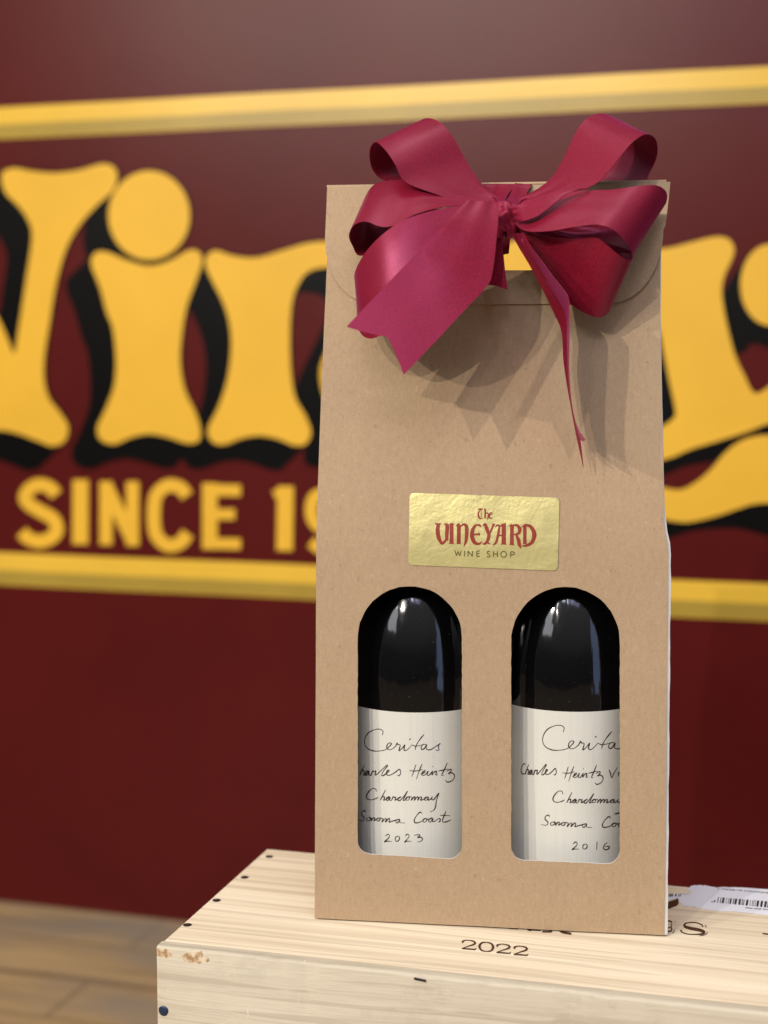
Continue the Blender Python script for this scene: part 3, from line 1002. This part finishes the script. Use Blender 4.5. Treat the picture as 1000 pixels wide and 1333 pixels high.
sticker = shell('gold_sticker', [on_bag(v.x, v.y, .0004 + crinkle(v.x, v.y)) for v in vs2], fs2, Vector((0, .00025, 0)), [M['gold']], carrier)
T = crop(520, 630, 1000 / 220)
f = Flat()
for pts, w in (
    # The
    ([(463, 154), (478, 148), (496, 150)], [4, 10, 6]), ([(480, 153), (467, 172), (470, 196), (480, 205), (494, 200)], [5, 9, 11, 8, 3]), ([(484, 152), (484, 198)], 4),
    ([(504, 144), (508, 158), (507, 204)], [6, 10, 10]), ([(508, 178), (520, 171), (526, 182), (524, 200), (517, 210)], [4, 7, 9, 8, 3]),
    ([(532, 186), (549, 178), (544, 170), (536, 174), (533, 190), (538, 204), (551, 200)], [4, 4, 6, 8, 9, 7, 3]),
    # VINEYARD
    ([(211, 232), (228, 240), (248, 232)], [6, 16, 4]), ([(232, 238), (226, 270), (232, 315), (247, 350)], [18, 24, 24, 16]), ([(238, 345), (255, 352), (284, 322)], [4, 16, 12]),
    ([(272, 245), (283, 250), (281, 290), (280, 335)], [8, 24, 22, 20]), ([(262, 240), (276, 236), (292, 240)], [3, 10, 4]),
    ([(309, 238), (308, 352)], 23), ([(292, 240), (309, 236), (326, 238)], [3, 11, 4]), ([(292, 352), (308, 349), (324, 354)], [3, 11, 4]),
    ([(333, 252), (350, 238), (358, 250)], [3, 12, 8]), ([(352, 244), (351, 352)], 22), ([(338, 354), (351, 350), (364, 355)], [3, 10, 3]),
    ([(358, 256), (378, 240), (396, 250), (398, 290), (394, 335), (381, 372)], [4, 12, 22, 22, 18, 3]),
    ([(478, 243), (450, 246), (433, 275), (430, 310), (444, 345), (470, 354), (490, 340)], [5, 14, 22, 24, 22, 14, 3]), ([(432, 300), (474, 297)], 11), ([(466, 240), (484, 252)], [14, 10]), ([(470, 288), (476, 306)], 7),
    ([(492, 250), (506, 238), (516, 262), (530, 300)], [4, 14, 22, 18]), ([(560, 238), (548, 262), (530, 300)], [12, 12, 12]), ([(531, 296), (524, 330), (505, 355), (490, 352)], [20, 18, 10, 3]), ([(498, 352), (516, 346), (540, 356)], [4, 12, 4]), ([(548, 238), (566, 238)], 6),
    ([(566, 256), (580, 244), (606, 250)], [4, 12, 8]), ([(592, 250), (584, 300), (572, 345), (552, 362)], [10, 14, 14, 4]), ([(618, 238), (617, 354)], 25), ([(576, 306), (610, 303)], 9), ([(600, 240), (630, 234)], [6, 6]), ([(600, 357), (617, 353), (634, 358)], [3, 11, 4]),
    ([(666, 240), (665, 358)], 22), ([(648, 250), (666, 240)], [3, 12]), ([(666, 246), (694, 244), (712, 266), (704, 292), (672, 300)], [8, 14, 22, 16, 6]), ([(690, 298), (704, 330), (710, 360), (720, 382)], [12, 22, 20, 3]), ([(650, 360), (665, 356), (680, 361)], [3, 10, 4]),
    ([(742, 246), (742, 356)], 20), ([(724, 256), (745, 243), (778, 254), (798, 296), (786, 342), (752, 364), (722, 366)], [3, 12, 20, 26, 20, 14, 4]),
):
    f.stroke(T(pts), [x / 4.545 for x in w] if isinstance(w, list) else w / 4.545, sub=6)
f.build('lettering', lambda x, y, h: on_bag(x, y, .0005 + crinkle(x, y) + h), M['red'], sticker, lift=3e-6)
f = Flat()
for pts in (
    [(328, 393), (338, 425)], [(338, 425), (347, 398)], [(347, 398), (357, 426)], [(357, 426), (366, 395)], [(386, 395), (386, 428)],
    [(406, 429), (406, 396)], [(406, 396), (432, 429)], [(432, 429), (432, 396)], [(458, 396), (458, 429)], [(458, 397), (475, 397)], [(458, 412), (473, 412)], [(458, 428), (475, 428)],
    [(536, 404), (527, 398), (519, 404), (523, 412), (533, 418), (535, 427), (526, 432), (517, 427)], [(556, 398), (556, 432)], [(580, 398), (580, 432)], [(556, 414), (580, 414)],
    [(617 + 17 * math.cos(a), 416 + 17 * math.sin(a)) for a in [i * math.pi / 6 for i in range(13)]],
    [(658, 433), (658, 401)], [(658, 402), (674, 402), (681, 410), (674, 418), (658, 418)],
):
    f.stroke(T(pts), 5.5 / 4.545)
f.build('lettering', lambda x, y, h: on_bag(x, y, .0005 + crinkle(x, y) + h), M['olive'], sticker, lift=3e-6)

# ------------------------------------------------------------------ bottles
BOT_R = .0395
BOT_Y = .0492


def lathe(prof, n=96):
    vs, fs = [], []
    for r, z in prof:
        for k in range(n):
            a = 2 * math.pi * k / n
            vs.append((r * math.cos(a), r * math.sin(a), z))
    for i in range(len(prof) - 1):
        for k in range(n):
            fs.append((i * n + k, i * n + (k + 1) % n, (i + 1) * n + (k + 1) % n, (i + 1) * n + k))
    return vs, fs


key = [(.001, .004), (.022, .002), (.034, 0), (.0382, .002), (BOT_R, .008), (BOT_R, .02), (BOT_R, .06), (BOT_R, .10), (BOT_R, .118), (.0388, .131), (.0366, .145), (.0325, .160), (.0268, .176), (.0216, .196), (.0180, .220), (.0158, .245), (.0148, .262)]
body_prof = [catmull(key, i / 110) for i in range(111)]
body_prof = [(p[0], p[1]) for p in body_prof]
body_prof = [(max(.001, min(r, BOT_R)), max(z, 0)) for r, z in body_prof]

TXT = {
    1: [[(277, 330), (281, 300), (255, 285), (215, 290), (170, 315), (145, 360), (145, 400), (165, 430), (205, 448), (250, 450), (300, 440), (330, 415), (345, 395), (330, 388), (314, 402), (311, 425), (325, 440), (350, 435), (376, 414), (388, 391), (395, 402), (411, 404), (408, 425), (403, 447), (422, 434), (447, 403), (440, 430), (446, 446), (468, 438), (500, 402)],
        [(481, 366), (487, 360), (492, 355)], [(592, 325), (570, 350), (545, 385), (530, 415), (524, 442)], [(500, 402), (520, 412), (550, 410), (578, 402)],
        [(608, 400), (585, 400), (570, 420), (575, 438), (595, 430), (612, 402), (608, 430), (620, 440), (645, 438), (680, 415), (715, 394), (703, 402), (700, 425), (705, 440), (690, 446), (678, 438)]],
    2: [[(92, 575), (80, 565), (62, 590), (58, 620), (70, 640), (95, 632)], [(142, 558), (125, 590), (107, 634), (118, 605), (135, 594), (140, 606), (132, 630), (146, 630), (160, 612), (176, 599), (155, 602), (145, 622), (160, 632), (178, 604), (175, 628), (190, 632), (205, 600), (215, 606), (228, 600), (222, 630), (240, 622), (275, 590), (311, 557), (313, 566), (290, 595), (270, 630), (285, 635), (315, 612), (330, 598), (318, 595), (307, 615), (316, 632), (340, 630), (375, 610), (402, 588), (412, 597), (415, 618), (403, 636), (388, 632)]],
    3: [[(530, 552), (515, 600), (499, 642)], [(577, 548), (555, 600), (534, 662)], [(482, 597), (520, 601), (560, 595), (580, 588)],
        [(565, 625), (580, 620), (600, 605), (595, 597), (580, 610), (575, 630), (595, 632), (615, 612), (622, 602), (615, 630), (630, 632), (650, 610), (656, 602), (650, 632), (670, 607), (686, 604), (680, 630), (697, 628)], [(655, 569), (660, 565)],
        [(767, 538), (745, 590), (724, 632), (740, 632)], [(700, 601), (740, 592), (778, 584)], [(762, 602), (792, 588), (796, 600), (775, 622), (797, 614), (817, 626), (820, 650), (800, 675), (770, 684), (753, 672)]],
    4: [[(232, 757), (226, 736), (200, 734), (172, 760), (157, 790), (165, 811), (195, 818), (230, 808), (247, 799)],
        [(302, 743), (285, 775), (261, 822), (276, 799), (290, 794), (293, 805), (285, 822), (305, 814), (331, 795), (312, 800), (304, 815), (318, 823), (336, 799), (332, 820), (346, 821), (358, 796), (368, 801), (380, 797), (372, 820), (392, 812), (420, 794), (396, 805), (395, 820), (410, 823), (440, 790), (467, 752), (445, 795), (436, 823), (455, 812), (472, 794), (456, 805), (458, 820), (476, 818), (481, 800), (472, 795), (500, 799), (494, 823), (514, 798), (524, 800), (517, 823), (538, 798), (549, 800), (544, 821), (561, 798), (573, 800), (567, 821), (592, 811),
         (620, 795), (600, 802), (595, 815), (608, 821), (626, 797), (621, 819), (640, 813), (655, 795), (648, 812), (666, 815), (703, 767), (687, 815), (681, 850), (675, 880), (660, 900), (636, 907)]],
    5: [[(152, 912), (145, 899), (125, 909), (121, 930), (138, 950), (140, 966), (125, 976), (93, 969)],
        [(176, 950), (160, 960), (162, 976), (180, 972), (189, 958), (178, 950), (196, 956), (192, 978), (209, 955), (221, 955), (215, 976), (235, 962), (251, 954), (235, 962), (238, 976), (253, 975), (261, 960), (252, 955), (281, 960), (274, 986), (297, 960), (307, 962), (300, 986), (324, 960), (334, 965), (328, 986), (355, 978), (407, 964), (385, 970), (379, 985), (392, 991), (411, 967), (408, 988), (447, 993)],
        [(577, 922), (561, 911), (535, 938), (518, 970), (525, 991), (555, 988), (580, 976), (601, 957), (584, 970), (590, 986), (606, 982), (613, 965), (601, 958), (630, 965), (652, 954), (630, 965), (627, 980), (640, 986), (659, 959), (655, 980), (672, 980), (702, 958), (713, 966), (710, 981), (696, 986)], [(757, 903), (742, 940), (729, 975), (740, 986), (766, 982), (793, 968)], [(712, 934), (750, 936), (788, 937)]],
    6: [[(299, 1092), (318, 1077), (331, 1088), (322, 1108), (293, 1134), (315, 1130), (347, 1132)], [(396, 1091), (378, 1100), (374, 1122), (388, 1131), (403, 1120), (406, 1100), (394, 1091)]],
    7: [[(449, 1092), (465, 1077), (479, 1088), (470, 1108), (445, 1137), (465, 1130), (497, 1132)], [(518, 1086), (545, 1081), (561, 1086), (543, 1102), (566, 1100), (579, 1112), (570, 1129), (543, 1136)]],
}
RT = {
    1: lambda x, y: (330 + (x - 145) * 1.165, 444 + (y - 450) * 1.14),
    2: lambda x, y: ((430 + (x - 415) * .76, y - 6) if x > 100 else (165 + (x - 58) * .95, 545 + (y - 565) * 1.05)),
    3: lambda x, y: (480 + (x - 485) * .9, y + 17),
    4: lambda x, y: (405 + (x - 157) * .99, y + 19),
    5: lambda x, y: (315 + (x - 93) * 1.09, y + 34),
    6: lambda x, y: (556 + (x - 299) * 1.0, y + 59),
}
R_EXTRA = [[(828, 590), (838, 615), (848, 652), (866, 615), (892, 572)], [(902, 606), (897, 640)], [(897, 625), (915, 607), (922, 640)],
           [(738, 1134), (736, 1165), (734, 1196)], [(815, 1139), (792, 1160), (785, 1183), (800, 1195), (826, 1185), (824, 1169), (797, 1172)], [(868, 925), (890, 918), (913, 908)]]


def make_bottle(bx, label_text, lab_z, sheet, txts):
    bm4 = BM @ Matrix.Translation((bx, BOT_Y, .0022))
    root = empty('wine_bottle', bm4)
    tag(root, label_text, 'bottle', 'wine bottles inside the kraft carrier')
    inv = bm4.inverted()
    vs, fs = lathe(body_prof)
    mesh_obj('glass_body', vs, fs, M['glass'], root, True)
    cp = [(.0152, .232), (.0156, .236), (.0152, .262), (.0150, .284), (.0158, .287), (.0158, .296), (.0150, .299), (.002, .2995)]
    cp = [(r + .0016 if z < .25 else r + .0006, z) for r, z in cp]
    vs, fs = lathe(cp, 48)
    mesh_obj('capsule', vs, fs, M['foil'], root, True)
    # label wraps the front half of the glass; its upper edge is level
    r = BOT_R + .00018
    z0, z1 = lab_z[0] - .005, lab_z[1]
    vs, fs = [], []
    n = 80
    a0, a1 = math.radians(-90 - 88), math.radians(-90 + 88)
    for i in range(n + 1):
        a = a0 + (a1 - a0) * i / n
        vs += [(r * math.cos(a), r * math.sin(a), z0), (r * math.cos(a), r * math.sin(a), z1)]
    fs = [(2 * i, 2 * i + 2, 2 * i + 3, 2 * i + 1) for i in range(n)]
    lab = mesh_obj('paper_label', vs, fs, M['label'], root, True)
    c = inv @ CAMP

    def on_cyl(px, py, h=0.0):
        v = inv.to_3x3() @ ray(px, py)
        rr = r + .00010 + h
        A_ = v.x ** 2 + v.y ** 2; B_ = 2 * (c.x * v.x + c.y * v.y); C_ = c.x ** 2 + c.y ** 2 - rr * rr
        D_ = B_ * B_ - 4 * A_ * C_
        if D_ < 0: return None
        return c + v * ((-B_ - math.sqrt(D_)) / (2 * A_))

    f = Flat()
    cf = crop(*sheet)
    wr = random.Random(2)
    for pts in txts:
        k = max(4, len(pts))
        w = [1.22 + .40 * math.sin(i * 1.7 + wr.random() * 2) for i in range(k)]
        w[0] = .8; w[-1] = .6
        f.stroke(cf(pts), w, sub=6)
    f.build('handwriting', on_cyl, M['ink'], lab, lift=1e-6)
    return root


SC7 = 5.795
left_txt = [p for k in (1, 2, 3, 4, 5, 6, 7) for p in TXT[k]]
right_txt = []
for k in (1, 2, 3, 4, 5):
    for p in TXT[k]: right_txt.append([RT[k](x, y) for x, y in p])
for p in TXT[6]: right_txt.append([RT[6](x, y) for x, y in p])
right_txt += R_EXTRA
right_txt = [[q for q in p if q[0] < 1010] for p in right_txt]
right_txt = [p for p in right_txt if len(p) > 1]
make_bottle(-.0425, 'dark wine bottle with handwritten label ending in 2023, seen through the left arched window', (.030, .1075), (450, 900, SC7), left_txt)
make_bottle(.0400, 'dark wine bottle with handwritten label ending in 2016, seen through the right arched window', (.030, .1105), (650, 900, SC7), right_txt)

# ------------------------------------------------------------------ ribbon bow
bow = empty('gift_bow', BM @ Matrix.Translation(Vector((0, yf(.35) - .03, .345))))
BOWI = (Matrix.Translation(Vector((0, yf(.35) - .03, .345)))).inverted()
tag(bow, 'burgundy satin ribbon bow tied at the top of the kraft gift carrier', 'ribbon bow')
V1 = (440, 130, 1000 / 450)
V3 = (640, 220, 753 / 260)
V4 = (600, 220, 6.25)


def ribbon_obj(name, vs, fs):
    me = bpy.data.meshes.new('tmp'); me.from_pydata([tuple(v) for v in vs], [], fs); me.update()
    nr = [Vector(v.normal) for v in me.vertices]
    bpy.data.meshes.remove(me)
    n = len(vs); th = .00022
    front = [v + q * th * .5 for v, q in zip(vs, nr)]; back = [v - q * th * .5 for v, q in zip(vs, nr)]
    fs2 = [tuple(f) for f in fs] + [tuple(n + i for i in reversed(f)) for f in fs]
    he = {}
    for f in fs:
        for a, b in zip(f, f[1:] + f[:1]): he[(a, b)] = 1
    nrim = len(fs2)
    for (a, b) in list(he):
        if (b, a) not in he: fs2.append((b, a, a + n, b + n))
    o = mesh_obj(name, front + back, fs2, M['ribbon'], bow, True)
    for i, p in enumerate(o.data.polygons):
        if i >= nrim: p.use_smooth = False
    o.data.set_sharp_from_angle(angle=math.radians(55))
    return o


def loft(name, ra, rb_, cropspec=V1, n=64, m=10, belly=0.0, taper=None, crease=0.0, seed=0):
    """ribbon between two rails of (crop x, crop y, depth before the panel)"""
    x0, y0, sc = cropspec
    A3 = [on_bag(x0 + p[0] / sc, y0 + p[1] / sc, p[2] * (.78 if p[2] > 0 else 1)) for p in ra]
    B3 = [on_bag(x0 + p[0] / sc, y0 + p[1] / sc, p[2] * (.78 if p[2] > 0 else 1)) for p in rb_]
    vs, fs = [], []
    for i in range(n + 1):
        t = i / n
        a, b = catmull(A3, t), catmull(B3, t)
        for j in range(m + 1):
            u = j / m
            p = a.lerp(b, u)
            w = (b - a).length
            p = p + Vector((0, -1, 0)) * (belly * 4 * u * (1 - u) * w)
            # gathers near the knot fade out along the ribbon
            gk = math.exp(-t * 9) + (math.exp(-(1 - t) * 9) if crease > 0 else 0)
            p += Vector((0, -1, 0)) * abs(crease) * gk * math.sin(u * math.pi * 5 + seed)
            p += Vector((.35, -1, .3)) * .0011 * noise.noise((p.x * 38 + seed * 5, p.z * 38, p.y * 38))
            vs.append(BOWI @ p)
    for i in range(n):
        for j in range(m):
            k = i * (m + 1) + j
            fs.append((k, k + 1, k + m + 2, k + m + 1))
    return ribbon_obj(name, vs, fs)


loft('bow_loop',
     [(470, 318, .030), (375, 302, .036), (280, 272, .044), (195, 238, .050), (165, 185, .050), (138, 145, .044), (108, 123, .032), (91, 150, .018), (98, 200, .006), (130, 232, .000), (188, 238, .000), (300, 270, .002), (455, 320, .014)],
     [(470, 285, .024), (425, 255, .022), (392, 212, .020), (365, 165, .018), (330, 105, .016), (295, 66, .010), (252, 54, .000), (228, 80, -.014), (240, 140, -.022), (280, 190, -.022), (340, 230, -.012), (400, 265, -.004), (455, 300, .012)],
     crease=.0012, seed=1)
# upper right loop
loft('bow_loop',
     [(515, 318, .030), (600, 290, .036), (680, 268, .042), (745, 245, .048), (785, 205, .050), (820, 160, .048), (856, 120, .042), (893, 99, .030), (921, 116, .014), (924, 160, .002), (903, 208, -.004), (866, 256, -.002), (700, 300, .002), (530, 325, .014)],
     [(520, 285, .024), (575, 258, .022), (620, 222, .021), (655, 165, .020), (675, 120, .018), (698, 78, .015), (726, 50, .010), (766, 40, .000), (806, 62, -.016), (805, 110, -.024), (780, 165, -.024), (730, 215, -.020), (640, 265, -.006), (530, 300, .012)],
     crease=.0012, seed=2)
# middle left loop
loft('bow_loop',
     [(465, 330, .034), (400, 312, .044), (320, 308, .052), (225, 332, .058), (165, 362, .060), (125, 366, .060), (82, 351, .058), (47, 362, .050), (32, 392, .036), (42, 422, .024), (66, 452, .016), (140, 420, .010), (300, 360, .010), (455, 335, .014)],
     [(465, 300, .030), (400, 285, .034), (330, 270, .036), (260, 248, .038), (215, 238, .038), (180, 233, .036), (145, 234, .030), (104, 246, .022), (78, 285, .010), (84, 320, .004), (120, 330, .003), (200, 320, .004), (320, 315, .006), (455, 315, .012)],
     crease=.001, seed=3)
# lower left loop
loft('bow_loop',
     [(462, 320, .046), (400, 308, .052), (330, 310, .058), (250, 327, .064), (180, 354, .066), (120, 398, .062), (74, 450, .050), (48, 505, .034), (60, 530, .018), (110, 520, .008), (250, 420, .008), (450, 330, .016)],
     [(462, 350, .044), (415, 390, .052), (360, 450, .058), (300, 515, .063), (235, 580, .066), (170, 640, .064), (110, 688, .056), (72, 682, .042), (58, 640, .026), (110, 610, .010), (250, 500, .008), (450, 350, .016)],
     belly=.03, crease=.001, seed=4)
# right loop, upper
loft('bow_loop',
     [(500, 305, .036), (560, 292, .043), (640, 270, .048), (720, 262, .050), (800, 259, .050), (870, 250, .047), (922, 249, .040), (950, 272, .026), (940, 310, .012), (880, 320, .006), (700, 320, .006), (525, 325, .014)],
     [(510, 358, .045), (545, 380, .060), (610, 380, .069), (690, 366, .074), (750, 360, .075), (795, 374, .073), (832, 410, .064), (851, 445, .048), (838, 460, .030), (775, 418, .010), (650, 400, .005), (525, 350, .010)],
     crease=.0012, seed=5)
# right loop, lower
loft('bow_loop',
     [(505, 362, .038), (560, 386, .047), (620, 398, .054), (690, 402, .060), (745, 398, .062), (775, 415, .062), (812, 446, .058), (845, 464, .048), (853, 450, .034), (830, 430, .022), (720, 400, .010), (525, 350, .014)],
     [(500, 372, .036), (535, 425, .034), (575, 485, .030), (620, 540, .027), (660, 580, .026), (700, 610, .025), (742, 629, .024), (776, 622, .022), (792, 590, .018), (770, 560, .010), (680, 500, .006), (525, 380, .014)],
     belly=.02, crease=.001, seed=6)
# slim folded strand lying over the right loops
loft('bow_strand',
     [(500, 312, .052), (540, 297, .057), (590, 279, .060), (640, 266, .060), (690, 257, .056), (728, 255, .052)],
     [(515, 352, .052), (540, 350, .060), (580, 335, .063), (625, 300, .063), (668, 270, .060), (728, 257, .052)], crease=.0006, seed=7)


# tails
def tail(name, ra, rb_, notch, cropspec=V1, n=60, m=16, belly=0, crease=0, seed=0, fold=None):
    """like loft, with a swallow-tail cut into the far end (notch = depth as a share of the length)"""
    x0, y0, sc = cropspec
    A3 = [on_bag(x0 + p[0] / sc, y0 + p[1] / sc, p[2]) for p in ra]
    B3 = [on_bag(x0 + p[0] / sc, y0 + p[1] / sc, p[2]) for p in rb_]
    vs, fs = [], []
    for i in range(n + 1):
        for j in range(m + 1):
            u = j / m
            t = i / n * (1 - notch * (1 - abs(2 * u - 1)))
            a, b = catmull(A3, t), catmull(B3, t)
            p = a.lerp(b, u)
            if fold:
                mid = a.lerp(b, fold[0]); mid.y = max(a.y, b.y) + fold[1]
                p = a.lerp(mid, u / fold[0]) if u < fold[0] else mid.lerp(b, (u - fold[0]) / (1 - fold[0]))
            w = (b - a).length
            p = p + Vector((0, -1, 0)) * (belly * 4 * u * (1 - u) * w)
            p += Vector((0, -1, 0)) * abs(crease) * math.exp(-t * 6) * math.sin(u * math.pi * 4 + seed)
            p += Vector((.3, -1, .3)) * .0008 * noise.noise((p.x * 30 + seed * 5, p.z * 30, p.y * 30))
            vs.append(BOWI @ p)
    for i in range(n):
        for j in range(m):
            k = i * (m + 1) + j
            fs.append((k, k + 1, k + m + 2, k + m + 1))
    return ribbon_obj(name, vs, fs)


tail('bow_tail',
     [(376, 290, .052), (318, 350, .060), (260, 411, .064), (201, 472, .067), (142, 533, .070), (84, 594, .073), (25, 656, .076)],
     [(466, 300, .049), (460, 390, .054), (447, 500, .056), (428, 542, .058), (350, 626, .063), (270, 712, .069), (190, 796, .074)],
     .088, belly=.012, crease=.0005, seed=1)
tail('bow_tail',
     [(75, 245, .038), (110, 305, .036), (150, 372, .032), (200, 470, .024), (235, 545, .018), (264, 615, .014), (271, 720, .011), (285, 820, .010), (300, 905, .009), (318, 1000, .009), (346, 1126, .010)],
     [(120, 240, .040), (150, 290, .044), (190, 345, .046), (232, 405, .047), (268, 450, .048), (291, 495, .048), (293, 600, .047), (293, 760, .045), (304, 900, .042), (325, 975, .040), (353, 1021, .038)],
     .06, V3, n=80, m=10, crease=.0008, seed=2, fold=(.5, -.002))
tail('bow_tail',
     [(300, 500, .030), (275, 640, .028), (250, 800, .026), (205, 940, .024)], [(335, 560, .032), (345, 680, .030), (360, 830, .028), (380, 985, .026)], .02, V4, n=20, m=8, crease=.001, seed=3)

# band through the handle hole and over the top edge
loft('neck_band', [(305, 285, .040), (285, 250, .026), (250, 205, .014), (205, 155, .006), (180, 124, .002), (178, 116, -.008), (180, 135, -.030)],
     [(362, 280, .042), (365, 250, .030), (385, 205, .016), (430, 150, .007), (452, 124, .002), (452, 114, -.008), (450, 135, -.030)], V4, n=40, m=14, crease=.0006, seed=1)
loft('neck_band', [(350, 285, .046), (368, 258, .036), (400, 205, .020), (425, 150, .010), (440, 118, .004), (446, 108, -.006), (446, 135, -.030)],
     [(420, 320, .044), (470, 285, .034), (520, 225, .018), (555, 165, .008), (580, 126, .003), (584, 114, -.008), (580, 135, -.030)], V4, n=40, m=14, crease=.0006, seed=2.4)
loft('neck_band', [(478, 325, .030), (470, 360, .020), (466, 400, .010), (464, 430, .002), (466, 450, -.006)],
     [(500, 325, .030), (500, 360, .020), (498, 395, .010), (496, 425, .002), (494, 445, -.006)], n=24, m=8, crease=.001, seed=3)


# knot: a tight, crumpled roll of ribbon
def knot():
    c0 = on_bag(440 + 484 / 2.2222, 130 + 300 / 2.2222, .033)
    c1 = on_bag(440 + 484 / 2.2222, 130 + 392 / 2.2222, .031)
    vs, fs = [], []
    nn, mm = 40, 40
    ax = (c1 - c0)
    for i in range(nn + 1):
        t = i / nn
        c = c0 + ax * t
        e = math.sqrt(max(0.0, 1 - (2 * t - 1) ** 6))
        r = .0064 * (.55 + .45 * e) * (1 - .12 * math.cos(2 * math.pi * t))
        if i in (0, nn): r *= .45
        for k in range(mm):
            a = 2 * math.pi * k / mm
            fold = 1 + .13 * math.sin(a * 5 + t * 7) + .09 * math.sin(a * 9 - t * 13) + .08 * noise.noise((math.cos(a) * 2, math.sin(a) * 2, t * 6))
            vs.append(BOWI @ (c + Vector((math.cos(a) * r * fold, math.sin(a) * r * .9 * fold, .0016 * math.sin(3 * a)))))
    for i in range(nn):
        for k in range(mm):
            fs.append((i * mm + k, i * mm + (k + 1) % mm, (i + 1) * mm + (k + 1) % mm, (i + 1) * mm + k))
    fs.append(tuple(range(mm))); fs.append(tuple(reversed(range(nn * mm, nn * mm + mm))))
    return mesh_obj('bow_knot', vs, fs, M['ribbon'], bow, True)


knot()
